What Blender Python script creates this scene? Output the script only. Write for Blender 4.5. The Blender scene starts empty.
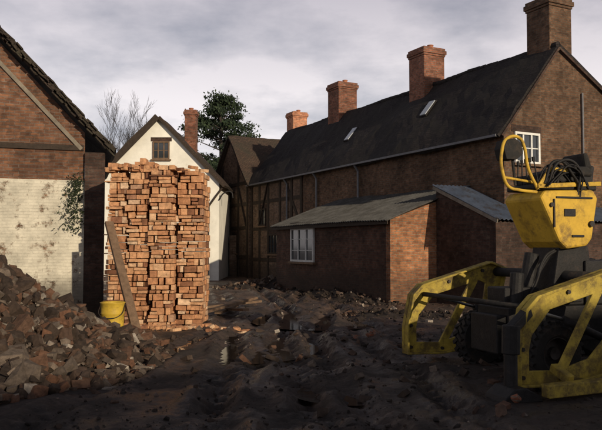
import bpy, math, random
from mathutils import Vector, Matrix, noise
random.seed(7)
D=bpy.data; C=bpy.context
sc=C.scene
# ------------------------------------------------------------------ helpers
def link(o): sc.collection.objects.link(o); return o
def empty(name, loc=(0,0,0), rotz=0):
    e=D.objects.new(name,None); e.location=loc; e.rotation_euler=(0,0,rotz); e.empty_display_size=.3
    return link(e)
class MB:
    def __init__(s): s.v=[]; s.f=[]
    def add(s,vs,fs):
        o=len(s.v); s.v+= [tuple(v) for v in vs]; s.f+=[tuple(i+o for i in f) for f in fs]; return s
    def box(s,x0,x1,y0,y1,z0,z1):
        return s.add([(x0,y0,z0),(x1,y0,z0),(x1,y1,z0),(x0,y1,z0),(x0,y0,z1),(x1,y0,z1),(x1,y1,z1),(x0,y1,z1)],
         [(0,3,2,1),(4,5,6,7),(0,1,5,4),(1,2,6,5),(2,3,7,6),(3,0,4,7)])
    def obox(s,c,dx,dy,dz,M):
        c=Vector(c); vs=[]
        for sx,sy,sz in [(-1,-1,-1),(1,-1,-1),(1,1,-1),(-1,1,-1),(-1,-1,1),(1,-1,1),(1,1,1),(-1,1,1)]:
            vs.append(c+M@Vector((sx*dx/2,sy*dy/2,sz*dz/2)))
        return s.add(vs,[(0,3,2,1),(4,5,6,7),(0,1,5,4),(1,2,6,5),(2,3,7,6),(3,0,4,7)])
    def beam(s,p,q,w,h,up=(0,0,1)):
        p=Vector(p);q=Vector(q);d=(q-p);L=d.length;d.normalize()
        u=Vector(up); sd=d.cross(u)
        if sd.length<1e-3: sd=d.cross(Vector((1,0,0)))
        sd.normalize(); u=sd.cross(d)
        M=Matrix((d,sd,u)).transposed()
        return s.obox((p+q)/2,L,w,h,M)
    def prism(s,prof,a0,a1,axis='y'):
        n=len(prof)
        if axis=='y': vs=[(x,a0,z) for x,z in prof]+[(x,a1,z) for x,z in prof]
        elif axis=='x': vs=[(a0,y,z) for y,z in prof]+[(a1,y,z) for y,z in prof]
        fs=[tuple(range(n)),tuple(range(2*n-1,n-1,-1))]+[(i,i+n,(i+1)%n+n,(i+1)%n) for i in range(n)]
        return s.add(vs,fs)
    def ring(s,out,inn,y0,y1):
        n=len(out)
        vs=[(x,y0,z) for x,z in out]+[(x,y0,z) for x,z in inn]+[(x,y1,z) for x,z in out]+[(x,y1,z) for x,z in inn]
        fs=[]
        for i in range(n):
            j=(i+1)%n
            fs+=[(i,j,n+j,n+i),(2*n+i,3*n+i,3*n+j,2*n+j),(i,2*n+i,2*n+j,j),(n+i,n+j,3*n+j,3*n+i)]
        return s.add(vs,fs)
    def cyl(s,p,q,r,r2=None,n=14,caps=True):
        p=Vector(p);q=Vector(q);d=(q-p).normalized(); r2=r if r2 is None else r2
        a=d.orthogonal().normalized(); b=d.cross(a)
        vs=[];
        for c,rr in ((p,r),(q,r2)):
            for i in range(n):
                t=2*math.pi*i/n; vs.append(c+a*math.cos(t)*rr+b*math.sin(t)*rr)
        fs=[(i,(i+1)%n,(i+1)%n+n,i+n) for i in range(n)]
        if caps: fs+=[tuple(range(n-1,-1,-1)),tuple(range(n,2*n))]
        return s.add(vs,fs)
    def lathe(s,prof,c,axis,n=28):
        c=Vector(c); d=Vector(axis).normalized(); a=d.orthogonal().normalized(); b=d.cross(a); m=len(prof)
        vs=[]
        for i in range(n):
            t=2*math.pi*i/n; e=a*math.cos(t)+b*math.sin(t)
            for (r,h) in prof: vs.append(c+e*r+d*h)
        fs=[]
        for i in range(n):
            k=(i+1)%n
            for j in range(m-1): fs.append((i*m+j,k*m+j,k*m+j+1,i*m+j+1))
        return s.add(vs,fs)
    def obj(s,name,mat,parent=None,smooth=False,bevel=0,loc=None):
        me=D.meshes.new(name); me.from_pydata(s.v,[],s.f); me.update()
        uv=me.uv_layers.new(name='UVMap'); Z=Vector((0,0,1))
        for p in me.polygons:
            n=p.normal
            if abs(n.z)>.97 or n.length<.5: h=Vector((1,0,0)); w=Vector((0,1,0))
            else:
                h=Z.cross(n).normalized(); w=n.cross(h)
            for li in p.loop_indices:
                co=me.vertices[me.loops[li].vertex_index].co
                uv.data[li].uv=(co.dot(h),co.dot(w))
            p.use_smooth=smooth
        o=D.objects.new(name,me); link(o)
        if mat: me.materials.append(mat)
        if parent: o.parent=parent
        if loc: o.location=loc
        if bevel:
            b=o.modifiers.new('bevel','BEVEL'); b.width=bevel; b.segments=2; b.limit_method='ANGLE'; b.angle_limit=math.radians(35)
        return o
def tube(name,pts,r,mat,parent,cyclic=False,smooth=True):
    cu=D.curves.new(name,'CURVE'); cu.dimensions='3D'; cu.bevel_depth=r; cu.bevel_resolution=3
    sp=cu.splines.new('BEZIER'if smooth else 'POLY')
    if smooth:
        sp.bezier_points.add(len(pts)-1)
        for b,p in zip(sp.bezier_points,pts): b.co=p; b.handle_left_type=b.handle_right_type='AUTO'
    else:
        sp.points.add(len(pts)-1)
        for b,p in zip(sp.points,pts): b.co=(*p,1)
    sp.use_cyclic_u=cyclic
    o=D.objects.new(name,cu); link(o); cu.materials.append(mat)
    if parent:o.parent=parent
    return o
# ------------------------------------------------------------------ materials
class NT:
    def __init__(s,name):
        s.m=D.materials.new(name); s.m.use_nodes=True; s.t=s.m.node_tree; s.n=s.t.nodes
        s.b=s.n['Principled BSDF']; s.b.inputs['Roughness'].default_value=.85
        s.b.inputs['Specular IOR Level'].default_value=.25
    def N(s,ty,**kw):
        n=s.n.new(ty)
        for k,v in kw.items():
            if k in n.inputs: n.inputs[k].default_value=v
            else: setattr(n,k,v)
        return n
    def L(s,a,b): s.t.links.new(a,b)
    def coord(s,which='Object'):
        return s.N('ShaderNodeTexCoord').outputs[which]
    def noise(s,scale,detail=4,rough=.6,vec=None,out='Fac'):
        n=s.N('ShaderNodeTexNoise',Scale=scale,Detail=detail,Roughness=rough)
        s.L(vec or s.coord(),n.inputs['Vector']); return n.outputs[out]
    def ramp(s,fac,stops):
        r=s.N('ShaderNodeValToRGB'); e=r.color_ramp.elements
        while len(e)<len(stops): e.new(.5)
        for el,(p,c) in zip(e,stops):
            el.position=p; el.color=(*c,1) if not isinstance(c,(int,float)) else (c,c,c,1)
        s.L(fac,r.inputs[0]); return r.outputs[0]
    def mix(s,f,a,b,mode='MIX'):
        n=s.N('ShaderNodeMix'); n.data_type='RGBA'; n.blend_type=mode
        if isinstance(f,(int,float)): n.inputs[0].default_value=f
        else: s.L(f,n.inputs[0])
        for x,i in ((a,6),(b,7)):
            if isinstance(x,tuple): n.inputs[i].default_value=(*x,1)
            else: s.L(x,n.inputs[i])
        return n.outputs[2]
    def bump(s,h,strength=.5,dist=.02,prev=None):
        n=s.N('ShaderNodeBump',Strength=strength,Distance=dist); s.L(h,n.inputs['Height'])
        if prev: s.L(prev,n.inputs['Normal'])
        return n.outputs[0]
    def done(s,col=None,nrm=None,rough=None):
        if col is not None:
            if isinstance(col,tuple): s.b.inputs['Base Color'].default_value=(*col,1)
            else: s.L(col,s.b.inputs['Base Color'])
        if nrm: s.L(nrm,s.b.inputs['Normal'])
        if rough is not None:
            if isinstance(rough,(int,float)): s.b.inputs['Roughness'].default_value=rough
            else: s.L(rough,s.b.inputs['Roughness'])
        return s.m
def brick_mat(name,c1,c2,mortar,grime=.6,wash=None,washlvl=.5,bw=.225,rh=.075,foot_dark=True):
    t=NT(name); uv=t.coord('UV')
    b=t.N('ShaderNodeTexBrick',Scale=1.0); b.inputs['Brick Width'].default_value=bw; b.inputs['Row Height'].default_value=rh
    b.inputs['Mortar Size'].default_value=.010; b.inputs['Mortar Smooth'].default_value=.3; b.inputs['Bias'].default_value=-.1
    wob=t.N('ShaderNodeVectorMath',operation='MULTIPLY_ADD'); t.L(t.noise(1.3,3,.5,out='Color'),wob.inputs[0]); wob.inputs[1].default_value=(.09,.09,0); t.L(uv,wob.inputs[2])
    t.L(wob.outputs[0],b.inputs['Vector'])
    b.inputs['Color1'].default_value=(*c1,1); b.inputs['Color2'].default_value=(*c2,1); b.inputs['Mortar'].default_value=(*mortar,1)
    sp=t.N('ShaderNodeVectorMath',operation='DIVIDE'); t.L(wob.outputs[0],sp.inputs[0]); sp.inputs[1].default_value=(bw*.6,rh,1)
    wn=t.N('ShaderNodeTexVoronoi',Scale=1.0); wn.inputs['Randomness'].default_value=.6; t.L(sp.outputs[0],wn.inputs['Vector'])
    bwc=t.N('ShaderNodeRGBToBW'); t.L(wn.outputs['Color'],bwc.inputs[0])
    col=t.mix(1,b.outputs['Color'],t.ramp(bwc.outputs[0],[(.15,.72),(.5,1.0),(.85,1.25)]),'MULTIPLY')
    g=t.ramp(t.noise(.7,6,.65),[(.3,1-grime),(.7,1.25)])
    col=t.mix(1,col,g,'MULTIPLY')
    g2=t.ramp(t.noise(5,6,.78),[(.3,.55),(.7,1.4)])
    col=t.mix(.8,col,g2,'MULTIPLY')
    col=t.mix(t.ramp(t.noise(2.2,6,.75),[(.58,0),(.72,.3)]),col,(.22,.18,.14))
    if wash:
        f=t.ramp(t.noise(1.9,8,.75),[(washlvl-.04,0),(washlvl+.04,1)])
        wcol=t.mix(t.ramp(t.noise(1.1,7,.75),[(.35,0),(.6,1)]),tuple(x*.6 for x in wash),wash)
        col=t.mix(f,col,wcol)
    if foot_dark:  # mixes the wall darker towards the bottom, with a noisy upper edge
        sep=t.N('ShaderNodeSeparateXYZ'); t.L(t.coord(),sep.inputs[0])
        ad=t.N('ShaderNodeMath',operation='MULTIPLY_ADD'); t.L(t.noise(1.5,4,.6),ad.inputs[0]); ad.inputs[1].default_value=-1.2; t.L(sep.outputs[2],ad.inputs[2])
        col=t.mix(t.ramp(ad.outputs[0],[(0,.6),(.5,0)]),col,(.035,.027,.022))
    n=t.bump(b.outputs['Fac'],.7,-.014)
    n=t.bump(t.noise(14,5,.7),.5,.015,n)
    return t.done(col,n,.92)
def tile_mat(name,c1,c2,moss=(.05,.05,.03),bw=.17,rh=.1):
    t=NT(name); uv=t.coord('UV')
    b=t.N('ShaderNodeTexBrick',Scale=1.0); b.inputs['Brick Width'].default_value=bw; b.inputs['Row Height'].default_value=rh
    b.inputs['Mortar Size'].default_value=.006
    wob=t.N('ShaderNodeVectorMath',operation='MULTIPLY_ADD'); t.L(t.noise(1.1,3,.5,out='Color'),wob.inputs[0]); wob.inputs[1].default_value=(.1,.1,0); t.L(uv,wob.inputs[2])
    t.L(wob.outputs[0],b.inputs['Vector'])
    b.inputs['Color1'].default_value=(*c1,1); b.inputs['Color2'].default_value=(*c2,1); b.inputs['Mortar'].default_value=(.006,.005,.005,1)
    f=t.ramp(t.noise(.9,6,.7),[(.42,0),(.62,.8)])
    col=t.mix(f,b.outputs['Color'],moss)
    n=t.bump(b.outputs['Fac'],.8,-.04); n=t.bump(t.noise(5,5,.7),.6,.05,n)
    return t.done(col,n,.9)
def plain(name,col,var=.35,rough=.7,scale=6,metal=0,bump=.2,rust=None,rl=.5):
    t=NT(name)
    c=t.mix(t.ramp(t.noise(scale,6,.7),[(.3,0),(.7,1)]),tuple(x*(1-var) for x in col),tuple(min(1,x*(1+var*.5)) for x in col))
    if rust: c=t.mix(t.ramp(t.noise(scale*.8,8,.75),[(rl,0),(rl+.14,.85)]),c,rust)
    t.b.inputs['Metallic'].default_value=metal
    return t.done(c,t.bump(t.noise(scale*4,4,.7),bump,.01),rough)
def island(name,stops,rough=.9,nscale=14):
    t=NT(name); g=t.N('ShaderNodeNewGeometry')
    c=t.ramp(g.outputs['Random Per Island'],stops)
    c=t.mix(.9,c,t.ramp(t.noise(nscale,6,.75),[(.3,.4),(.7,1.4)]),'MULTIPLY')
    return t.done(c,t.bump(t.noise(nscale*1.5,7,.8),.8,.03),rough)

M_house=brick_mat('old_brown_brick',(.145,.078,.046),(.095,.053,.034),(.12,.097,.07),.55,foot_dark=False)
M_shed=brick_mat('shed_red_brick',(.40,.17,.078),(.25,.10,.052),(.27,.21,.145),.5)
M_shedside=brick_mat('shed_shaded_brick',(.12,.057,.038),(.075,.038,.027),(.095,.075,.058),.5)  # shed brick again, shade of the unlit walls put into the colour
M_dark=brick_mat('dark_brown_brick',(.08,.045,.033),(.052,.032,.025),(.065,.05,.042),.6)  # darker brick tone for outbuilding, barn pier, lintels and verge
M_barn=brick_mat('barn_brick',(.20,.095,.053),(.115,.058,.038),(.16,.12,.095),.6)
M_wash=brick_mat('whitewashed_brick',(.20,.12,.075),(.13,.08,.05),(.2,.17,.12),.5,wash=(.64,.60,.49),washlvl=.42)
M_chim=brick_mat('chimney_brick',(.27,.105,.063),(.18,.072,.044),(.18,.14,.11),.5,foot_dark=False)
M_chim2=brick_mat('orange_chimney_brick',(.50,.21,.11),(.38,.15,.085),(.3,.22,.16),.3,foot_dark=False)
M_infill=brick_mat('brick_infill',(.19,.12,.08),(.13,.08,.057),(.17,.14,.11),.5)
M_roof=tile_mat('dark_clay_tiles',(.032,.026,.026),(.015,.013,.014),(.026,.023,.02))
M_roof2=tile_mat('brown_clay_tiles',(.085,.055,.04),(.055,.037,.03),(.045,.04,.03))
M_roofb=tile_mat('mossy_clay_tiles',(.05,.035,.028),(.03,.022,.019),(.05,.045,.03))
M_plaster=plain('white_limewash',(.80,.78,.70),.18,.9,1.2,rust=(.50,.47,.40),rl=.58)
M_white=plain('white_paint',(.72,.72,.68),.2,.6,8)
M_pale=plain('pale_weathered_board',(.22,.19,.15),.4,.9,5)
M_timber=plain('old_oak',(.045,.033,.025),.4,.85,9,bump=.5)
M_wood=plain('weathered_timber',(.17,.11,.07),.45,.85,7,bump=.5)
M_pipe=plain('cast_iron_pipe',(.17,.17,.18),.3,.6,8)
M_sash=plain('grey_window_paint',(.55,.56,.55),.2,.6,8)
t=NT('window_glass'); t.b.inputs['Specular IOR Level'].default_value=.6; M_glass=t.done((.03,.035,.04),None,.08)
M_skyl=NT('skylight_glass').done((.40,.43,.47),None,.15)
M_asb=plain('grey_asbestos_sheet',(.09,.088,.083),.5,.9,2.2,rust=(.048,.044,.038))
M_tin=plain('corrugated_iron',(.10,.122,.165),.35,.5,2.5,metal=.2,rust=(.06,.05,.045))
M_yel=plain('dirty_shaded_yellow_paint',(.40,.30,.05),.4,.65,5,rust=(.09,.062,.03),rl=.45)  # dirty frame yellow, with the shade on the frames mixed into its colour
M_yelb=plain('yellow_cowl_paint',(.60,.38,.045),.25,.6,3.5,rust=(.16,.10,.035),rl=.49)
M_drumy=plain('yellow_drum_paint',(.55,.37,.045),.3,.55,4,rust=(.2,.13,.04))
M_blk=plain('black_grease',(.018,.017,.017),.5,.6,10,bump=.5,rust=(.04,.03,.025),rl=.55)
M_steel=plain('dirty_steel',(.045,.04,.037),.4,.6,8,metal=.3,rust=(.05,.028,.018))
M_rubber=plain('tyre_rubber',(.022,.021,.02),.3,.8,10,rust=(.05,.038,.03),rl=.5)
M_chrome=plain('ram_rod',(.20,.20,.20),.2,.4,10,metal=.8)
M_pot=plain('terracotta_pot',(.38,.16,.09),.2,.8,6)
M_bark=plain('bark',(.05,.042,.038),.3,.95,6)
M_stack=island('stacked_brick',[(0,(.17,.075,.042)),(.15,(.46,.22,.11)),(.4,(.63,.34,.175)),(.6,(.50,.24,.12)),(.8,(.66,.40,.225)),(.93,(.72,.52,.35)),(1,(.28,.12,.065))],nscale=9)
M_rub=island('rubble_chunks',[(0,(.035,.026,.021)),(.4,(.085,.058,.043)),(.62,(.15,.075,.045)),(.78,(.10,.078,.062)),(.93,(.20,.155,.12)),(1,(.42,.37,.31))])
M_rub2=island('dark_rubble_chunks',[(0,(.018,.014,.012)),(.6,(.05,.037,.03)),(.85,(.09,.055,.04)),(.95,(.16,.12,.10)),(1,(.30,.25,.21))])
M_rubbase=plain('rubble_dirt',(.045,.034,.028),.5,.95,8,bump=.8)
M_leafd=island('evergreen_needles',[(0,(.010,.018,.010)),(.6,(.024,.04,.022)),(1,(.045,.065,.03))],nscale=3)
M_leaf=island('ivy_leaves',[(0,(.015,.025,.012)),(1,(.045,.06,.025))],nscale=5)

# ------------------------------------------------------------------ ground
def gh(x,y):
    n=noise.fractal(Vector((x*.3,y*.3,0)),1,2,3)*.06
    fade=max(0,min(1,(40-y)/15))
    n+=noise.fractal(Vector((x*1.6,y*1.6,3)),1,2,4)*.02
    r=noise.noise(Vector((x*3.1,y*3.1,9))); n+=(abs(r)**.6)*.022*fade
    n+=abs(noise.noise(Vector((x*9,y*9,2))))*.018*fade
    for (x0,k,c,ph,am) in ((-.2,-.03,.004,0,1.2),(1.2,-.09,.0,1,.9),(-1.6,.10,-.006,2,.9),(.6,.05,-.004,4,.7)):
        xc=x0+k*(y-6)+c*(y-6)**2+.25*math.sin(y*.35+ph)
        for off in (-.75,.75):
            d=x-(xc+off+.05*math.sin(y*1.3+ph)+.04*noise.noise(Vector((x*3,y*3,ph))))
            if abs(d)<.7:
                w_=1+.9*noise.noise(Vector((y*1.1,off,ph)))
                n+=am*(-.06*math.exp(-(d/.16)**2)+.035*math.exp(-((abs(d)-.29)/.09)**2))*fade*w_
                if abs(d)<.19: n+=.016*math.sin(y*20+abs(d)*26)*fade*w_
    return n*max(.25,fade)
xs=[-400,-200,-100,-60,-40,-28,-20,-15,-12,-10]
x=-8.6
while x<8.6: xs.append(x); x+=.04 if abs(x)<4.6 else .12
xs+=[10,12,15,20,28,40,60,100,200,400]
ys=[-200,-60,-20,-5,0,2,3.5,4.5]; y=5.4; st=.032
while y<32: ys.append(y); y+=st; st*=1.0055
ys+=[y+1,y+3,y+6,45,52,60,75,100,150,250,500]
V=[(x,y,gh(x,y) if (-20<x<20 and 0<y<46) else -.02) for y in ys for x in xs]
nx=len(xs)
F=[(j*nx+i,j*nx+i+1,(j+1)*nx+i+1,(j+1)*nx+i) for j in range(len(ys)-1) for i in range(nx-1)]
t=NT('churned_mud'); oc=t.coord()
c=t.ramp(t.noise(.8,9,.75),[(.3,(.022,.015,.013)),(.48,(.046,.033,.026)),(.6,(.085,.060,.047)),(.72,(.15,.11,.088))])
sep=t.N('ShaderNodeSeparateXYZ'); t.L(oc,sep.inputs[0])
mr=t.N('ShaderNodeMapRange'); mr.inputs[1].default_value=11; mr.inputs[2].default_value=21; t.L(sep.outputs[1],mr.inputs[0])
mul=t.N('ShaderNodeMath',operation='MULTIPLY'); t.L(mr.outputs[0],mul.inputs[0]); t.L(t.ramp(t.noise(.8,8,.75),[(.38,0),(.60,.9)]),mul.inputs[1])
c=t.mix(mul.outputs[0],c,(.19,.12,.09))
c=t.mix(t.ramp(t.noise(22,4,.7),[(.58,0),(.70,.6)]),c,(.15,.11,.09))
c=t.mix(t.ramp(t.noise(9,6,.75),[(.35,.7),(.5,0)]),c,(.012,.009,.008))
n=t.bump(t.noise(6,10,.8),1,.08); n=t.bump(t.noise(30,5,.75),.8,.025,n)
rough=t.ramp(t.noise(.9,5,.65),[(.42,.26),(.56,.85)])
t.b.inputs['Specular IOR Level'].default_value=.45
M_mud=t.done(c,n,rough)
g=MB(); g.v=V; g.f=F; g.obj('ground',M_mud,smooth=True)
t=NT('muddy_water'); t.b.inputs['Specular IOR Level'].default_value=.5
M_water=t.done((.03,.022,.018),t.bump(t.noise(9,2,.5),.05,.01),.06)
for (px,py,rx,ry,lv) in ((-1.1,11.8,1.4,1.6,-.018),(.4,16.5,1.6,2.2,-.015),(.6,8.6,.8,.9,-.035)):
    m=MB(); m.v=[(px+rx*math.cos(a*math.pi/16),py+ry*math.sin(a*math.pi/16),lv) for a in range(32)]; m.f=[tuple(range(32))]; m.obj('puddle',M_water)

# ------------------------------------------------------------------ building helpers
def sheet(mb,p00,p10,p11,p01,nu,nv,jit=.0,th=.08,seed=0,corr=0):
    p00,p10,p11,p01=map(Vector,(p00,p10,p11,p01))
    nrm=(p10-p00).cross(p01-p00).normalized()
    if nrm.z<0: nrm=-nrm
    top=[];bot=[]
    for j in range(nv+1):
        for i in range(nu+1):
            u=i/nu; v=j/nv
            p=(p00*(1-u)+p10*u)*(1-v)+(p01*(1-u)+p11*u)*v
            d=jit*noise.noise(p*.45+Vector((seed,0,0)))+jit*.35*noise.noise(p*2.1)
            if corr: d+=corr*math.sin(i*math.pi/2)
            top.append(p+nrm*(d+th)); bot.append(p+nrm*d)
    W=nu+1; n=len(top); fs=[]
    for j in range(nv):
        for i in range(nu):
            a=j*W+i; fs+=[(a,a+1,a+W+1,a+W),(n+a,n+a+W,n+a+W+1,n+a+1)]
    for i in range(nu):
        fs+=[(i,n+i,n+i+1,i+1),(nv*W+i,nv*W+i+1,n+nv*W+i+1,n+nv*W+i)]
    for j in range(nv):
        a=j*W; fs+=[(a,a+W,n+a+W,n+a),(a+nu,n+a+nu,n+a+W+nu,a+W+nu)]
    mb.add(top+bot,fs)
def chimney(parent,x,y,w,d,z0,z1,mat,pots=2,nm='chimney'):
    m=MB(); m.box(x-w/2,x+w/2,y-d/2,y+d/2,z0,z1-.40)
    m.box(x-w/2-.03,x+w/2+.03,y-d/2-.03,y+d/2+.03,z1-.40,z1-.32)
    m.box(x-w/2-.07,x+w/2+.07,y-d/2-.07,y+d/2+.07,z1-.32,z1-.16)
    m.box(x-w/2-.03,x+w/2+.03,y-d/2-.03,y+d/2+.03,z1-.16,z1-.06)
    m.obj(nm,mat,parent,bevel=.02)
    if pots:
        m=MB()
        for k in range(pots):
            yy=y+(k-(pots-1)/2)*d/(pots)
            m.lathe([(0,0),(.15,0),(.12,.04),(.11,.13),(.13,.15),(.13,.18),(.09,.18),(.09,.0)],(x,yy,z1-.1),(0,0,1),16)
        m.obj(nm+'_pots',M_pot,parent,smooth=False)
def window(parent,o,ud,w,h,cols,rows,nd,name='window',fm=None,fr=.07):
    o=Vector(o);ud=Vector(ud).normalized();nd=Vector(nd).normalized();Z=Vector((0,0,1))
    fm=fm or M_white
    M=Matrix((ud,nd,Z)).transposed()
    m=MB(); 
    def bx(u0,u1,z0,z1,d0,d1): m.obox(o+ud*(u0+u1)/2+Z*(z0+z1)/2+nd*(d0+d1)/2,u1-u0,d1-d0,z1-z0,M)
    bx(0,fr,0,h,-.02,.07);bx(w-fr,w,0,h,-.02,.07);bx(fr,w-fr,h-fr,h,-.02,.068);bx(fr,w-fr,0,fr,-.02,.068)
    for i in range(1,cols):
        x=w*i/cols; bx(x-.028,x+.028,fr,h-fr,-.02,.055)
    for j in range(1,rows):
        z=h*j/rows; bx(fr,w-fr,z-.014,z+.014,-.02,.04)
    m.obj(name+'_frame',fm,parent)
    m=MB(); m.obox(o+ud*w/2+Z*h/2,w-fr,.03,h-fr,M); m.obj(name+'_glass',M_glass,parent)
    m=MB(); m.obox(o+ud*w/2-Z*.04+nd*.05,w+.16,.16,.075,M); m.obj(name+'_sill',M_wood,parent)
    m=MB(); m.obox(o+ud*w/2+Z*(h+.11)+nd*.004,w+.2,.02,.21,M); m.obj(name+'_lintel',M_dark,parent)

ANG=math.radians(27.18)
A=(6.06,20.8,0)
# ------------------------------------------------------------------ main house
H=empty('brick_house',A,ANG)
gp=[(0,-.3),(7,-.3),(7,5.1),(2.27,7.95),(0,5.2)]
MB().prism(gp,0,.3).obj('gable_wall',M_house,H)
MB().prism(gp,18.8,19.08).obj('far_gable_wall',M_house,H)
MB().box(0,.3,.3,18.8,-.3,5.2).obj('yard_wall',M_house,H)
MB().box(6.7,7,.3,18.8,-.3,5.1).obj('street_wall',M_house,H)
m=MB(); sheet(m,(-.22,-.06,4.93),(-.22,19.3,4.93),(2.27,19.3,7.95),(2.27,-.06,7.95),60,10,.14,.1,1)
sheet(m,(2.27,-.06,7.95),(2.27,19.3,7.95),(7.25,19.3,4.95),(7.25,-.06,4.95),40,8,.14,.1,5); m.obj('tiled_roof',M_roof,H)
m=MB(); 
for k in range(64): 
    yy=-.05+k*.3; zz=8.04+.07*noise.noise(Vector((0,yy*.4,0)))
    m.cyl((2.27,yy,zz),(2.27,yy+.285,zz+random.uniform(-.01,.02)),.11,n=8)
m.obj('ridge_tiles',M_roof,H)
chimney(H,2.62,.65,.98,.98,6.5,9.75,M_house,0,'gable_chimney')
chimney(H,2.27,6.67,1.0,1.0,7.2,9.6,M_chim,2,'middle_chimney')
chimney(H,2.27,13.3,1.02,1.05,7.2,9.6,M_chim,2,'far_chimney')
for yy,xx in ((5.2,1.25),(10.4,1.05)):
    M=Matrix.Rotation(-math.atan2(3.02,2.49),3,'Y')
    z=4.93+(xx+.22)*3.02/2.49
    m=MB(); m.obox((xx-.06,yy,z+.11),.8,.42,.05,M); m.obj('skylight_frame',M_roof,H)
    m=MB(); m.obox((xx-.08,yy,z+.14),.72,.34,.04,M); m.obj('skylight_pane',M_skyl,H)
MB().beam((-.27,0,4.99),(-.27,19.2,4.95),.12,.07).obj('gutter',M_pipe,H)
m=MB()
for yy in (8.1,14.6,11.6): m.cyl((-.09,yy,0),(-.09,yy,4.7),.045); m.cyl((-.09,yy,4.7),(-.26,yy,4.93),.045)
m.obj('downpipes',M_pipe,H)
m=MB(); m.cyl((3.3,-.06,2.5),(3.3,-.06,6.6),.03); m.obj('gable_pipe',M_pipe,H)
window(H,(.4,0,4.2),(1,0,0),1.02,.95,3,2,(0,-1,0),'gable_window',fm=M_white)
m=MB(); m.beam((0-.15,-.09,4.98),(2.27,-.09,7.93),.05,.07); m.beam((2.27,-.09,7.93),(7.2,-.09,4.97),.05,.07); m.obj('verge',M_dark,H)
m=MB()
for yy in (13.2,14.2,15.5,16.9,18.0,19.0): m.box(-.05,.0,yy-.1,yy+.1,0,5.0)
for z in (1.0,2.6,4.0,4.95): m.box(-.035,.0,13.2,19.1,z-.09,z+.09)
m.beam((-.02,13.3,2.7),(-.02,14.9,4.9),.17,.05,(1,0,0)); m.beam((-.02,18.0,2.7),(-.02,16.9,4.9),.05,.17,(1,0,0))
m.obj('timber_frame',M_timber,H)
MB().box(-.012,-.001,13.15,19.1,-.2,5.0).obj('infill_panels',M_infill,H)
window(H,(-.012,18.0,2.75),(0,-1,0),.85,.9,2,2,(-1,0,0),'yard_window',fm=M_timber)
window(H,(-.012,16.8,1.3),(0,-1,0),1.1,1.0,3,2,(-1,0,0),'ground_window',fm=M_timber)

# ------------------------------------------------------------------ cross wing
W=empty('timber_framed_house',A,ANG)
y0,y1,yc=19.12,24.5,21.8
MB().prism([(y0,-.3),(y1,-.3),(y1,5.2),(yc,8.0),(y0,5.2)],-.15,.15,'x').obj('gable_wall',M_infill,W)
MB().box(.15,6,y1-.25,y1,-.3,5.2).obj('side_wall',M_infill,W)
MB().prism([(y0,-.3),(y1,-.3),(y1,5.2),(yc,8.0),(y0,5.2)],6,6.25,'x').obj('back_wall',M_infill,W)
m=MB(); sheet(m,(-.35,y0-.3,4.85),(6.4,y0-.3,4.85),(6.4,yc,8.0),(-.35,yc,8.0),24,8,.16,.1,8)
sheet(m,(-.35,y1+.3,4.85),(6.4,y1+.3,4.85),(6.4,yc,8.0),(-.35,yc,8.0),24,8,.16,.1,3); m.obj('tiled_roof',M_roof2,W)
chimney(W,4.1,yc,.95,.85,7,9.8,M_chim2,2,'chimney')
m=MB()
for yy in (19.3,20.6,21.8,23.0,24.3): m.box(-.21,-.15,yy-.1,yy+.1,0,5.1 if yy in(19.3,24.3) else 5.3)
for z in (1.1,2.7,4.0,5.15): m.box(-.195,-.15,19.3,24.3,z-.09,z+.09)
m.beam((-.18,19.35,5.2),(-.18,yc,7.85),.05,.2,(1,0,0)); m.beam((-.18,24.3,5.2),(-.18,yc,7.85),.05,.2,(1,0,0))
m.beam((-.18,20.6,5.2),(-.18,20.6,6.4),.2,.05); m.beam((-.18,23,5.2),(-.18,23,6.4),.2,.05); m.beam((-.18,19.4,2.8),(-.18,20.5,4.9),.05,.15,(1,0,0))
m.obj('timber_frame',M_timber,W)
window(W,(-.15,22.9,3.0),(0,-1,0),1.0,.9,2,2,(-1,0,0),'upper_window',fm=M_timber)
window(W,(-.15,21.5,1.3),(0,-1,0),.8,1.0,2,2,(-1,0,0),'lower_window',fm=M_timber)

# ------------------------------------------------------------------ lean-to shed
S=empty('brick_shed',A,ANG)
sx,sy0,sy1=-2.98,1.64,9.6
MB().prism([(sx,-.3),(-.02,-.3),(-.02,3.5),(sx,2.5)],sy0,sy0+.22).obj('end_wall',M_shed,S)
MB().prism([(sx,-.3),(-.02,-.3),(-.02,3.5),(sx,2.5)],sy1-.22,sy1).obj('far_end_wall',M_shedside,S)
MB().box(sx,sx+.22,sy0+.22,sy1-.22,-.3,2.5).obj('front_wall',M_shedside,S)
m=MB(); sheet(m,(sx-.22,sy1+.15,2.47),(sx-.22,sy0-.14,2.47),(-.01,sy0-.14,3.62),(-.01,sy1+.15,3.62),224,3,.05,.02,2,corr=.022); m.obj('asbestos_roof',M_asb,S)
MB().beam((sx-.16,sy0-.1,2.42),(sx-.16,sy1+.1,2.40),.03,.13).obj('fascia',M_timber,S)
window(S,(sx,sy0+6.6,1.12),(0,-1,0),1.85,1.25,3,3,(-1,0,0),'window',fm=M_sash)

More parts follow.
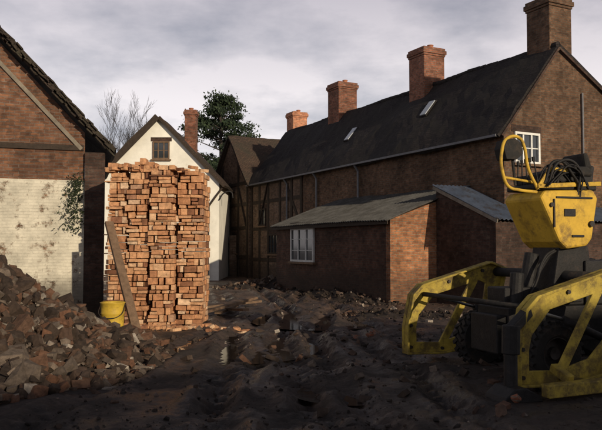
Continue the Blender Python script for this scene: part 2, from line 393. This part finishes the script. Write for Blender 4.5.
# ------------------------------------------------------------------ corrugated-roofed outbuilding
B=empty('corrugated_roof_outbuilding',A,ANG)
bx0=-1.28
MB().prism([(-1.0,-.3),(1.6,-.3),(1.6,3.46),(-1.0,2.42)],bx0,bx0+.22,'x').obj('side_wall',M_dark,B)
MB().box(bx0+.22,6.5,-1.0,-.78,-.3,2.38).obj('front_wall',M_dark,B)
MB().box(6.3,6.5,-.78,-.02,-.3,2.45).obj('far_side_wall',M_dark,B)
m=MB(); sheet(m,(bx0-.14,-1.2,2.44),(-.03,-1.2,2.44),(-.03,1.62,3.58),(bx0-.14,1.62,3.58),36,3,.02,.015,4,corr=.024)
sheet(m,(-.03,-1.2,2.44),(6.6,-1.2,2.44),(6.6,-.01,2.92),(-.03,-.01,2.92),184,2,.02,.015,4,corr=.024)
m.obj('corrugated_roof',M_tin,B)
MB().beam((bx0-.12,-1.2,2.38),(bx0-.12,1.6,3.5),.03,.1).obj('bargeboard',M_pale,B)
m=MB()
for k in range(9): m.box(.6+k*.17,.765+k*.17,-1.04,-1.003,0,1.95)
m.obj('plank_door',M_timber,B)

# ------------------------------------------------------------------ white cottage
K=empty('white_cottage',(-7.15,35,0),0)
MB().prism([(-3.1,-.3),(3.05,-.3),(3.05,4.9),(0,8.1),(-3.1,4.9)],0,.3).obj('gable_wall',M_plaster,K)
MB().prism([(-3.1,-.3),(3.05,-.3),(3.05,4.9),(0,8.1),(-3.1,4.9)],8.7,9).obj('back_wall',M_plaster,K)
MB().box(2.75,3.05,.3,8.7,-.3,4.9).obj('right_wall',M_plaster,K); MB().box(-3.1,-2.8,.3,8.7,-.3,4.9).obj('left_wall',M_plaster,K)
m=MB(); sheet(m,(3.3,-.18,4.66),(3.3,9.2,4.66),(0,9.2,8.14),(0,-.18,8.14),20,8,.07,.12,1)
sheet(m,(-3.6,-.35,4.4),(-3.6,9.2,4.4),(0,9.2,8.14),(0,-.35,8.14),20,8,.09,.2,1); m.obj('tiled_roof',M_roof2,K)
m=MB(); m.beam((3.3,-.2,4.68),(0,-.2,8.14),.04,.12); m.obj('bargeboard',M_timber,K)
m=MB(); m.beam((-3.6,-.38,4.42),(0,-.38,8.16),.04,.3); m.obj('left_bargeboard',M_timber,K)
window(K,(-.3,0,6.05),(1,0,0),.85,.9,3,2,(0,-1,0),'attic_window',fm=M_wood)
tube('drainpipe',[(3.2,-.06,4.6),(2.9,-.08,4.2),(2.55,-.1,3.7),(2.5,-.1,.1)],.05,M_timber,K,smooth=False)
tube('lamp_bracket',[(3.05,-.05,4.0),(3.3,-.05,4.35),(3.65,-.05,4.4),(3.75,-.05,4.1)],.035,M_blk,K)
chimney(K,1.15,3,.62,.62,6,9.15,M_chim,1,'chimney')
MB().box(-4.0,-2.9,39.2,39.45,-.2,2.3).obj('garden_wall',M_infill)

# ------------------------------------------------------------------ left barn
R=empty('brick_barn',(-4.78,17,0),math.radians(17))
SL=1.06
zr=lambda x: 4.05+(-x)*SL
MB().prism([(-7.9,3.28),(-.47,3.28),(-.47,zr(-.47)-.12),(-4.15,zr(-4.15)-.12),(-7.9,zr(-.47)-.12)],0,.3).obj('gable_brickwork',M_barn,R)
MB().box(-7.9,-.47,-.04,.3,-.3,3.277).obj('whitewashed_wall',M_wash,R)
MB().box(-.467,0,-.16,.35,-.3,3.95).obj('corner_pier',M_dark,R)
MB().box(-.42,-.07,.35,7,-.3,3.9).obj('side_wall',M_barn,R)
MB().box(-7.9,-7.6,.3,7,-.3,3.95).obj('left_wall',M_barn,R)
MB().box(-7.6,-.42,6.7,7,-.3,3.95).obj('rear_wall',M_barn,R)
m=MB(); sheet(m,(.12,-.22,zr(.12)),(.12,7.3,zr(.12)),(-4.15,7.3,zr(-4.15)),(-4.15,-.22,zr(-4.15)),30,30,.12,.16,1)
sheet(m,(-8.4,-.22,zr(.12)),(-8.4,7.3,zr(.12)),(-4.15,7.3,zr(-4.15)),(-4.15,-.22,zr(-4.15)),30,30,.12,.16,1); m.obj('tiled_roof',M_roofb,R)
m=MB()
for k in range(43):
    x=.14-k*.1; z=zr(x)-.02
    for (dy,dz) in ((-.27,.1),(-.2,.02),(-.1,.22)):
        M=Matrix.Rotation(math.atan(SL)+random.uniform(-.14,.14),3,'Y')@Matrix.Rotation(random.uniform(-.1,.1),3,'Z')
        m.obox((x,dy+random.uniform(-.05,.05),z+dz+random.uniform(-.03,.05)),.19,.3,.035,M)
m.obj('verge_tiles',M_roofb,R)
m=MB(); m.beam((-.55,-.03,zr(-.55)-.6),(-4.15,-.03,zr(-4.15)-.6),.05,.09); m.obj('bargeboard',M_pale,R)
m=MB(); m.box(-7.8,-.5,-.05,-.002,4.0,4.13); m.obj('tie_beam',M_timber,R)
def leaves(name,mat,pts,size,parent=None):
    m=MB()
    for p,s in pts:
        a=Vector((random.gauss(0,1),random.gauss(0,1),random.gauss(0,1))).normalized(); b=a.orthogonal().normalized(); p=Vector(p)
        a*=s; b*=s*.5
        m.add([p-a,p+b,p+a,p-b],[(0,1,2,3)])
    return m.obj(name,mat,parent)
pts=[]
for k in range(700):
    r=random.random()**1.1; cx=-.66+random.gauss(0,.09+.08*r)-.1*r; z=3.3-1.2*r+random.gauss(0,.1)
    pts.append(((cx,-.06-abs(random.gauss(0,.06)),z),random.uniform(.015,.045)))
o=leaves('ivy_plant',M_leaf,pts,1); o.location=R.location; o.rotation_euler=R.rotation_euler

# ------------------------------------------------------------------ brick stack
m=MB()
cols=[(-4.22,-3.76,3.42,0.02),(-3.73,-3.28,3.46,-.05),(-3.21,-2.72,3.40,-.16),(-2.67,-2.14,3.28,.06)]
for (xa,xb,top,yo) in cols:
    z=.02
    lean=random.uniform(-.015,.015)
    while z<top:
        hh=random.choice((.075,.11,.11,.15,.15)) ; x=xa+random.uniform(-.045,.045)+lean*z
        ragged=z>top-.28; lay=random.gauss(0,.018)
        if random.random()<.07 and z>.3:
            m.obox(((xa+xb)/2,15.2+yo,z+.015),xb-xa+.06,.3,.025,Matrix.Identity(3)); z+=.03
        while x<xb-.05:
            w=random.choice((.115,.225,.16,.28,.08)); w=min(w,xb-x+.03)
            if not (ragged and random.random()<.35):
                if hh>.12 and w>.15 and random.random()<.5: parts=[(0,hh*.5),(hh*.5,hh*.5)]
                else: parts=[(0,hh)]
                for (z_,h_) in parts:
                    d=random.gauss(0,.026)+lay
                    m.obox((x+w/2+random.gauss(0,.008),15.05+yo+d+.17,z+z_+h_/2),w-random.uniform(.008,.03),.34,h_-random.uniform(.006,.02),Matrix.Rotation(random.gauss(0,.06),3,'Z')@Matrix.Rotation(random.gauss(0,.03),3,'Y'))
            x+=w
        for k in range(4):
            y=15.05+yo+.36+k*.23
            if not ragged or random.random()<.8:
                m.obox(((xa+xb)/2+random.uniform(-.03,.03),y+.11,z+hh/2),xb-xa-.02,.215,hh-.01,Matrix.Rotation(random.uniform(-.03,.03),3,'Z'))
        z+=hh
for k in range(50):
    m.obox((random.uniform(-4.15,-2.2),random.uniform(15,15.9),3.38+random.uniform(-.05,.04)),.22,.11,.07,Matrix.Rotation(random.uniform(0,3),3,'Z')@Matrix.Rotation(random.uniform(-.2,.2),3,'X'))
for k in range(60):
    x=random.gauss(-2.7,.8); y=14.75-abs(random.gauss(0,.3)); m.obox((x,y,gh(x,y)+.03),random.choice((.22,.12,.16)),.11,.07,Matrix.Rotation(random.uniform(0,3),3,'Z')@Matrix.Rotation(random.uniform(-.5,.5),3,'X'))
m.obj('brick_stack',M_stack,bevel=.008)

# ------------------------------------------------------------------ rubble
def chunk(m,c,s,flat=.6):
    M=Matrix.Rotation(random.uniform(0,6.3),3,'Z')@Matrix.Rotation(random.gauss(0,.6),3,'X')@Matrix.Rotation(random.gauss(0,.6),3,'Y')
    dx=s*random.uniform(.6,1.3);dy=s*random.uniform(.45,1);dz=s*flat*random.uniform(.5,1.2); c=Vector(c)
    vs=[]
    for a in [(-1,-1,-1),(1,-1,-1),(1,1,-1),(-1,1,-1),(-1,-1,1),(1,-1,1),(1,1,1),(-1,1,1)]:
        k=random.uniform(.55,1.05)
        vs.append(c+M@Vector((a[0]*dx/2*k*random.uniform(.8,1.1),a[1]*dy/2*k*random.uniform(.8,1.1),a[2]*dz/2*k)))
    for a in [(0,0,-1),(0,0,1),(0,-1,0),(1,0,0),(0,1,0),(-1,0,0)]:
        k=random.uniform(.85,1.15)
        vs.append(c+M@Vector((a[0]*dx/2*k+random.uniform(-.1,.1)*dx,a[1]*dy/2*k+random.uniform(-.1,.1)*dy,a[2]*dz/2*k)))
    fs=[]
    for q,ce in (((0,3,2,1),8),((4,5,6,7),9),((0,1,5,4),10),((1,2,6,5),11),((2,3,7,6),12),((3,0,4,7),13)):
        for i in range(4): fs.append((q[i],q[(i+1)%4],ce))
    m.add(vs,fs)
def brickbit(m,c,k=1):
    M=Matrix.Rotation(random.uniform(0,6.3),3,'Z')@Matrix.Rotation(random.gauss(0,.6),3,'X')@Matrix.Rotation(random.gauss(0,.6),3,'Y')
    m.obox(c,random.choice((.22,.16,.11))*k,.105*k,.07*k,M)
def heap(name,cx,cy,rx,ry,h,n,smin,smax,mat,rot=0,pw=1.0,spow=3.5,bricks=0):
    P=empty(name,(cx,cy,0),rot)
    R_=Matrix.Rotation(rot,3,'Z')
    def hz(x,y):
        r=math.sqrt((x/rx)**2+(y/ry)**2)+.14*noise.noise(Vector((x*.8+cx,y*.8,1)))
        b=h*max(0,1-r)**pw
        return b+(.12*h*noise.noise(Vector((x*1.3,y*1.3,cx))) if b>.05*h else 0)
    m=MB(); N=46; 
    for j in range(N+1):
        for i in range(N+1):
            x=(i/N*2-1)*rx*1.1;y=(j/N*2-1)*ry*1.1
            w=R_@Vector((x,y,0))
            m.v.append((x,y,gh(cx+w.x,cy+w.y)-.05+hz(x,y)+(.05*noise.noise(Vector((x*3,y*3,0))) if hz(x,y)>0 else -.05)))
    m.f=[(j*(N+1)+i,j*(N+1)+i+1,(j+1)*(N+1)+i+1,(j+1)*(N+1)+i) for j in range(N) for i in range(N)]
    m.obj('earth_core',M_rubbase,P,smooth=True)
    m=MB()
    for k in range(n+bricks):
        a=random.uniform(0,6.283); r=math.sqrt(random.random())*1.12; x=math.cos(a)*rx*r; y=math.sin(a)*ry*r
        w=R_@Vector((x,y,0)); zz=gh(cx+w.x,cy+w.y)+hz(x,y)
        if k<n:
            s=smin+(smax-smin)*random.random()**spow
            chunk(m,(x,y,zz+s*random.uniform(-.15,.2)),s)
        else: brickbit(m,(x,y,zz+random.uniform(-.02,.06)))
    m.obj('chunks',mat,P)
heap('rubble_heap',-6.15,10.4,3.7,3.7,1.95,15000,.025,.34,M_rub,0,1.0,5,2000)
heap('rubble_heap',1.35,23.2,.9,3.6,.28,420,.04,.2,M_rub2,ANG,.9)
heap('rubble_heap',-1.0,28.5,2.4,1.4,.45,600,.05,.24,M_rub,.1,.9)
heap('rubble_heap',2.6,17.0,2.0,.9,.15,300,.04,.2,M_rub2,.2,.9)
m=MB()
for k in range(2800):
    y=5.8+22*random.random()**1.4; x=random.uniform(-.45,.45)*y+.3
    s=.012+.07*random.random()**5
    chunk(m,(x,y,gh(x,y)+s*.1),s)
for k in range(300):
    y=random.uniform(10,23); x=random.gauss(1.0,1.5)
    s=.03+.12*random.random()**3.5
    chunk(m,(x,y,gh(x,y)+s*.15),s)
m.obj('scattered_stones',M_rub2)
m=MB()
for k in range(90):
    y=7+17*random.random(); x=random.uniform(-.25,.33)*y; brickbit(m,(x,y,gh(x,y)+.015),.9)
m.obj('scattered_bricks',M_rub)
m=MB()
for k in range(3000):
    y=5.8+16*random.random()**1.5; x=random.uniform(-.45,.45)*y+.2
    if noise.noise(Vector((x*.9,y*.6,5)))<.0: continue
    s=.015+.07*random.random()**3
    chunk(m,(x,y,gh(x,y)+s*.02),s,.6)
m.obj('mud_clods',M_mud)
m=MB(); 
for (x,y,s) in ((1.0,12.9,.24),(1.3,13.1,.18),(-2.4,11.6,.2),(2.3,7.6,.16)): chunk(m,(x,y,gh(x,y)+.04),s,.35)
m.obj('broken_brick_slabs',M_chim)
# ------------------------------------------------------------------ drum, leaning timber, planks
Dm=empty('yellow_drum',(-3.56,13.3,gh(-3.56,13.3)))
MB().lathe([(0,.01),(.19,.01),(.2,.03),(.205,.2),(.215,.215),(.205,.23),(.215,.42),(.225,.435),(.215,.45),(.225,.62),(.24,.635),(.225,.645),(.21,.63),(.2,.06),(0,.06)],(0,0,0),(0,0,1),32).obj('shell',M_drumy,Dm,smooth=True)
tube('handle',[(-.23,0,.6),(-.2,-.18,.42),(0,-.26,.36),(.2,-.18,.42),(.23,0,.6)],.008,M_steel,Dm)
MB().beam((-3.08,13.35,-.05),(-4.05,14.75,2.2),.17,.07).obj('leaning_plank',M_wood)
m=MB(); 
for (a,b) in (((-2.3,16.4),(-1.2,18.4)),((-2.0,16.9),(-1.75,18.9)),((-2.6,18.4),(-1.1,19.2)),((-1.9,17.8),(-1.3,16.6))):
    m.beam((a[0],a[1],gh(*a)+.08+random.random()*.1),(b[0],b[1],gh(*b)+.1+random.random()*.25),.16,.06)
m.obj('timber_planks',M_wood)

# ------------------------------------------------------------------ trees
def bare_tree2(name,loc,h,seed):
    random.seed(seed); m=MB()
    def br(p,d,L,r,lev):
        q=p; n=3
        for k in range(n):
            d=(d+Vector((random.gauss(0,.1),random.gauss(0,.1),.06))).normalized(); q2=q+d*L/n
            m.cyl(q,q2,r*(1-.2*k),r*(1-.2*(k+1)),n=5 if lev<3 else 3,caps=False); q=q2
            if lev<6 and (lev>0 or k>0):
                ax=Vector((random.gauss(0,1),random.gauss(0,1),.2)).normalized(); br(q,(d+ax*.7).normalized(),L*random.uniform(.55,.75),max(r*.5,.016),lev+1)
        if lev<6:
            ax=Vector((random.gauss(0,1),random.gauss(0,1),.2)).normalized(); br(q,(d+ax*.4).normalized(),L*.7,max(r*.45,.016),lev+1)
    br(Vector((0,0,-.2)),Vector((0,0,1)),h*.45,h*.02,0)
    o=m.obj(name,M_bark); o.location=loc; 
    zs=max(v[2] for v in m.v); k=h/zs; o.scale=(k,k,k); return o
o=bare_tree2('bare_tree',(-14.4,60,0),14.9,5); o.scale=(o.scale[0]*.75,o.scale[1]*.75,o.scale[2])
bare_tree2('bare_tree',(25.2,48,0),15.5,11)
random.seed(21)
Pn=empty('pine_tree',(-6.4,55,0))
m=MB(); m.cyl((0,0,-.3),(.2,0,6),.35,.25,n=10); m.cyl((.2,0,6),(0,0,12.6),.25,.05,n=8)
pts=[]
for k in range(66):
    z=random.uniform(6.5,13.3); a=random.uniform(0,6.28); env=2.7*(1-((z-8.6)/5.0)**2)**.5 if abs(z-8.6)<5.0 else .4
    r=env*random.uniform(.3,1.15); cx=math.cos(a)*r; cy=math.sin(a)*r
    m.cyl((.1,0,z-.8),(cx,cy,z),.06,.02,n=5)
    sx_=random.uniform(.3,.8)
    for j in range(240):
        pts.append(((cx+random.gauss(0,sx_*.62),cy+random.gauss(0,sx_*.62),z+random.gauss(0,sx_*.28)),random.uniform(.07,.17)))
m.obj('trunk',M_bark,Pn); leaves('foliage',M_leafd,pts,1,Pn)

# ------------------------------------------------------------------ digger
G=empty('backhoe_digger',(2.45,8.0,0),math.radians(20))
out=[(0,.10),(0.0,.5),(.10,.98),(.26,1.13),(1.5,1.46),(1.78,1.36),(1.55,.55),(1.2,.16),(.6,.08)]
inn=[(.19,.27),(.19,.5),(.27,.82),(.37,.93),(1.3,1.17),(1.42,1.12),(1.33,.62),(1.05,.36),(.6,.25)]
lip=[(x+(.03 if x<.8 else -.03),z+(.03 if z<.7 else -.03)) for x,z in out]
for y_,nm in ((0,'near_side_frame'),(2.6,'far_side_frame')):
    m=MB(); m.ring(out,inn,y_+.03,y_+.07); m.ring(out,lip,y_-.05,y_+.14)
    m.beam((.62,y_+.05,.2),(1.22,y_+.05,1.18),.045,.12)
    m.prism([(.19,.93),(.19,.62),(.5,.96)],y_+.035,y_+.065)
    m.obj(nm,M_yel,G,bevel=.008)
    m=MB()
    for (a,z) in ((.09,.2),(.09,.52),(.2,1.02),(.75,1.16),(1.35,1.32),(1.65,1.28),(1.4,.5),(.62,.16)): m.cyl((a,y_-.0,z),(a,y_+.09,z),.026,n=6)
    m.obj('bolts',M_steel,G)
m=MB(); m.cyl((.3,.1,.98),(.3,2.6,.98),.035); m.cyl((1.6,.1,1.3),(1.6,2.6,1.3),.07); m.obj('cross_tubes',M_rubber,G,smooth=True)
m=MB(); m.box(.6,3.9,.95,1.65,.42,.9); m.box(.45,.6,1.0,1.6,.3,.8); m.prism([(1.35,.9),(2.1,.9),(2.0,1.7),(1.5,1.7)],1.05,1.6); m.box(1.9,3.6,1.0,1.6,.9,1.5)
m.cyl((1.1,1.3,.9),(1.25,1.3,1.6),.1); m.cyl((.8,1.1,.85),(.85,1.1,1.35),.09); m.box(.65,1.2,1.1,1.5,.9,1.15)
m.box(.7,1.0,.8,.95,.5,.75); m.cyl((1.2,.9,.6),(1.8,.9,.6),.09); m.box(1.3,1.7,.85,1.0,.95,1.2)
m.obj('chassis',M_blk,G,bevel=.02)
m=MB(); m.prism([(1.10,2.34),(1.18,2.44),(1.98,2.47),(2.06,2.36),(1.95,1.80),(1.86,1.70),(1.52,1.66),(1.40,1.76)],.92,1.72); m.obj('cowl',M_yelb,G,bevel=.035)
m=MB(); m.box(1.48,1.66,.905,.925,2.1,2.2); m.box(1.35,1.95,.905,.925,2.34,2.365); m.box(1.6,1.8,.905,.925,1.82,1.85); m.obj('cowl_vents',M_blk,G)
m=MB(); m.cyl((1.92,.93,2.0),(1.92,.88,2.0),.04); m.cyl((1.27,.93,2.25),(1.27,.89,2.25),.03); m.box(1.3,1.32,.90,.925,1.95,2.33); m.obj('cowl_fittings',M_steel,G)
# open engine bay / seat mass on top: several separate dark parts
m=MB(); m.box(1.12,2.1,.98,1.68,2.46,2.54); m.box(1.2,1.5,1.05,1.6,2.54,2.68); m.cyl((1.55,1.0,2.66),(1.55,1.6,2.66),.10); m.box(1.68,2.05,1.0,1.55,2.54,2.66); m.cyl((2.05,1.1,2.5),(2.1,1.1,2.82),.05)
m.obj('engine_parts',M_blk,G,bevel=.025)
m=MB(); m.prism([(1.62,2.66),(1.55,2.74),(1.62,2.79),(1.98,2.80),(2.08,2.72),(2.05,2.66)],1.0,1.55); m.prism([(1.98,2.76),(1.94,2.98),(2.02,3.0),(2.1,2.78)],1.05,1.5); m.obj('seat',M_rubber,G,bevel=.04)
m=MB(); m.beam((1.1,.97,2.5),(2.15,.97,2.56),.03,.06); m.beam((1.12,.97,2.5),(1.3,.97,2.74),.03,.05); m.beam((1.3,.97,2.74),(1.62,.97,2.72),.03,.045); m.obj('seat_frame',M_yelb,G,bevel=.006)
random.seed(4)
for k in range(12):
    a0=random.uniform(1.1,1.6);y_=random.uniform(.85,1.2);
    tube('hose',[(a0,y_,2.47+random.uniform(0,.1)),(a0+random.uniform(.1,.2),y_-.03,2.74+random.uniform(-.12,.14)),(a0+random.uniform(.3,.5),y_-.03,2.66+random.uniform(-.05,.14)),(a0+random.uniform(.5,.7),y_,2.45+random.uniform(-.1,.05))],random.choice((.010,.014,.02)),M_blk,G)
for k in range(5):
    y_=random.uniform(.9,1.6)
    tube('hydraulic_hose',[(1.5+random.uniform(-.1,.1),1.1,1.65),(1.3,y_,1.5+random.uniform(-.2,.1)),(1.05,y_,1.1+random.uniform(-.1,.1)),(.8,1.2,.8)],.018,M_blk,G)
m=MB()
for k in range(5):
    y_=1.0+k*.12; m.cyl((1.15,y_,2.45),(1.06+k*.03,y_,2.85),.01,n=6); m.cyl((1.06+k*.03,y_,2.83),(1.055+k*.03,y_,2.89),.022,n=8)
m.obj('control_levers',M_blk,G)
loop=[(1.1,1.0,2.42),(.82,1.0,2.44),(.66,1.0,2.48),(.58,1.0,2.62),(.56,1.0,2.95),(.64,1.0,3.11),(.84,1.0,3.13),(.91,1.0,3.02),(.97,1.0,2.74),(1.12,1.0,2.46)]
tube('guard_hoop',loop,.022,M_yelb,G)
tube('guard_brace',[(.58,1.0,2.60),(.85,1.05,2.58),(1.3,1.1,2.54)],.018,M_yelb,G)
m=MB(); m.prism([(.62,2.84),(.58,2.98),(.62,3.10),(.76,3.12),(.86,3.06),(.88,2.92),(.78,2.84)],.98,1.2); m.cyl((.76,1.05,2.86),(.8,1.05,2.5),.02,n=8); m.obj('head_pad',M_rubber,G,bevel=.03)
m=MB(); r=MB()
for y_ in (.35,2.25):
    m.cyl((1.55,y_,.55),(.95,y_,.8),.05); r.cyl((.95,y_,.8),(.3,y_,.98),.022)
m.obj('ram_barrels',M_blk,G,smooth=True); r.obj('ram_rods',M_chrome,G,smooth=True)
def wheel(a,y_,z,r,w,nm):
    m=MB(); m.lathe([(r*.55,-w*.4),(r*.62,-w/2),(r*.9,-w/2),(r*.985,-w*.38),(r,0),(r*.985,w*.38),(r*.9,w/2),(r*.62,w/2),(r*.55,w*.4)],(a,y_,z),(0,1,0),40)
    nl=22
    for i in range(nl):
        t_=2*math.pi*i/nl
        for sgn in (-1,1):
            c=Vector((a+math.cos(t_+sgn*.07)*r,y_+sgn*w*.22,z+math.sin(t_+sgn*.07)*r))
            Mx=Matrix.Rotation(-t_,3,'Y')@Matrix.Rotation(sgn*.6,3,'X'); m.obox(c,.05,w*.5,.05,Mx)
    m.obj(nm+'_tyre',M_rubber,G)
    MB().lathe([(0,-.03),(r*.2,-.05),(r*.22,-.0),(r*.45,.03),(r*.52,-w*.4),(r*.58,-w*.4),(r*.58,w*.4),(r*.5,w*.3),(0,w*.2)],(a,y_,z),(0,1,0),28).obj(nm+'_rim',M_steel,G)
wheel(.95,.55,.36,.38,.24,'front_wheel'); wheel(.95,2.1,.36,.38,.24,'front_wheel')
wheel(3.2,.3,.72,.76,.42,'rear_wheel'); wheel(3.2,2.35,.72,.76,.42,'rear_wheel')
# black ram leg and foot standing in front of the near frame
m=MB(); m.cyl((-.18,-.12,.12),(-.16,-.1,.74),.075); m.cyl((-.16,-.1,.5),(-.15,-.1,.82),.10); m.prism([(-.42,.0),(.1,.0),(.06,.07),(-.12,.16),(-.26,.16),(-.38,.07)],-.32,.06)
m.beam((-.16,-.1,.76),(.2,.05,.95),.1,.12); m.obj('support_leg',M_blk,G,bevel=.012)
m=MB(); m.beam((.1,-.35,.12),(2.2,-.35,.16),.14,.14); m.beam((.5,-.28,.2),(.5,.0,.3),.1,.1); m.beam((1.6,-.28,.22),(1.5,.0,.4),.1,.1); m.obj('drawbar',M_yel,G,bevel=.01)

# ------------------------------------------------------------------ unseen terrace behind the camera, added to shade the yard
T=empty('added_shade_terrace',(15.8,-11.0,0),math.atan2(.55,.83))
MB().box(-16,15,-3,3,-.3,4.9).obj('walls',M_house,T)
m=MB(); sheet(m,(-16.3,3.3,4.7),(15.3,3.3,4.7),(15.3,0,7.1),(-16.3,0,7.1),40,6,.08,.1,1); sheet(m,(-16.3,-3.3,4.7),(15.3,-3.3,4.7),(15.3,0,7.1),(-16.3,0,7.1),40,6,.08,.1,2); m.obj('tiled_roof',M_roof2,T)
MB().prism([(-3,4.9),(3,4.9),(0,7.05)],-16,-15.7,'x').obj('gable',M_house,T); MB().prism([(-3,4.9),(3,4.9),(0,7.05)],14.7,15,'x').obj('gable',M_house,T)
for k in range(6):
    window(T,(-14+k*5,3,1.0),(1,0,0),1.1,1.3,2,2,(0,1,0),'ground_window'); window(T,(-14+k*5,3,3.2),(1,0,0),1.1,1.1,2,2,(0,1,0),'upper_window')

# ------------------------------------------------------------------ light
el=math.radians(15); sd=Vector((.55,-.83,0)).normalized()
sun_dir=Vector((sd.x*math.cos(el),sd.y*math.cos(el),math.sin(el)))
L=D.lights.new('sun','SUN'); L.energy=3.7; L.angle=math.radians(.6); L.color=(1,.84,.62)
lo=link(D.objects.new('sun',L)); lo.rotation_euler=sun_dir.to_track_quat('Z','Y').to_euler()
w=D.worlds.new('World'); sc.world=w; w.use_nodes=True; nt=w.node_tree; N=nt.nodes; bg=N['Background']; bg.inputs[1].default_value=.1
def nn(ty): return N.new(ty)
sky=nn('ShaderNodeTexSky'); sky.sky_type='NISHITA'; sky.sun_disc=False; sky.sun_elevation=el; sky.sun_rotation=math.atan2(sd.x,sd.y)
tc=nn('ShaderNodeTexCoord'); sp=nn('ShaderNodeSeparateXYZ'); nt.links.new(tc.outputs['Generated'],sp.inputs[0])
ad=nn('ShaderNodeMath'); ad.operation='ADD'; ad.inputs[1].default_value=.22; nt.links.new(sp.outputs[2],ad.inputs[0])
dv=nn('ShaderNodeVectorMath'); dv.operation='DIVIDE'; nt.links.new(tc.outputs['Generated'],dv.inputs[0])
cb=nn('ShaderNodeCombineXYZ'); 
for i in range(3): nt.links.new(ad.outputs[0],cb.inputs[i])
nt.links.new(cb.outputs[0],dv.inputs[1])
no=nn('ShaderNodeTexNoise'); no.inputs['Scale'].default_value=1.7; no.inputs['Detail'].default_value=8; no.inputs['Roughness'].default_value=.56
nt.links.new(dv.outputs[0],no.inputs['Vector'])
rp=nn('ShaderNodeValToRGB'); e=rp.color_ramp.elements; e[0].position=.34; e[0].color=(5.6,5.5,6.1,1); e[1].position=.56; e[1].color=(11.2,10.3,10.4,1); nt.links.new(no.outputs[0],rp.inputs[0])
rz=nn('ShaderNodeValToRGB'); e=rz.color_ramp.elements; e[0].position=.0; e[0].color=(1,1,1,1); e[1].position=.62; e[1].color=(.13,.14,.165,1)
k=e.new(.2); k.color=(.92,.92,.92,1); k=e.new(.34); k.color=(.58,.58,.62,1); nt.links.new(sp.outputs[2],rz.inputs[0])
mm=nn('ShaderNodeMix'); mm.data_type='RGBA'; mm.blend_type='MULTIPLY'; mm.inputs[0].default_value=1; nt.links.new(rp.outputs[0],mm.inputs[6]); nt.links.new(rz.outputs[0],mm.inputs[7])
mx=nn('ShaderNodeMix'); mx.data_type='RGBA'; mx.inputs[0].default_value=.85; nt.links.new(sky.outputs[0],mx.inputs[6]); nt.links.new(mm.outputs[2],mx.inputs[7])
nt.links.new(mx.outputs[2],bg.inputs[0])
# ------------------------------------------------------------------ camera
cam=D.cameras.new('camera'); cam.lens=41.86; cam.sensor_width=36; cam.clip_end=2000; cam.clip_start=.1
co=link(D.objects.new('camera',cam)); co.location=(0,0,1.7); co.rotation_euler=(math.radians(90+2.54),0,0); sc.camera=co
sc.view_settings.view_transform='Standard'; sc.view_settings.look='None'; sc.view_settings.exposure=0
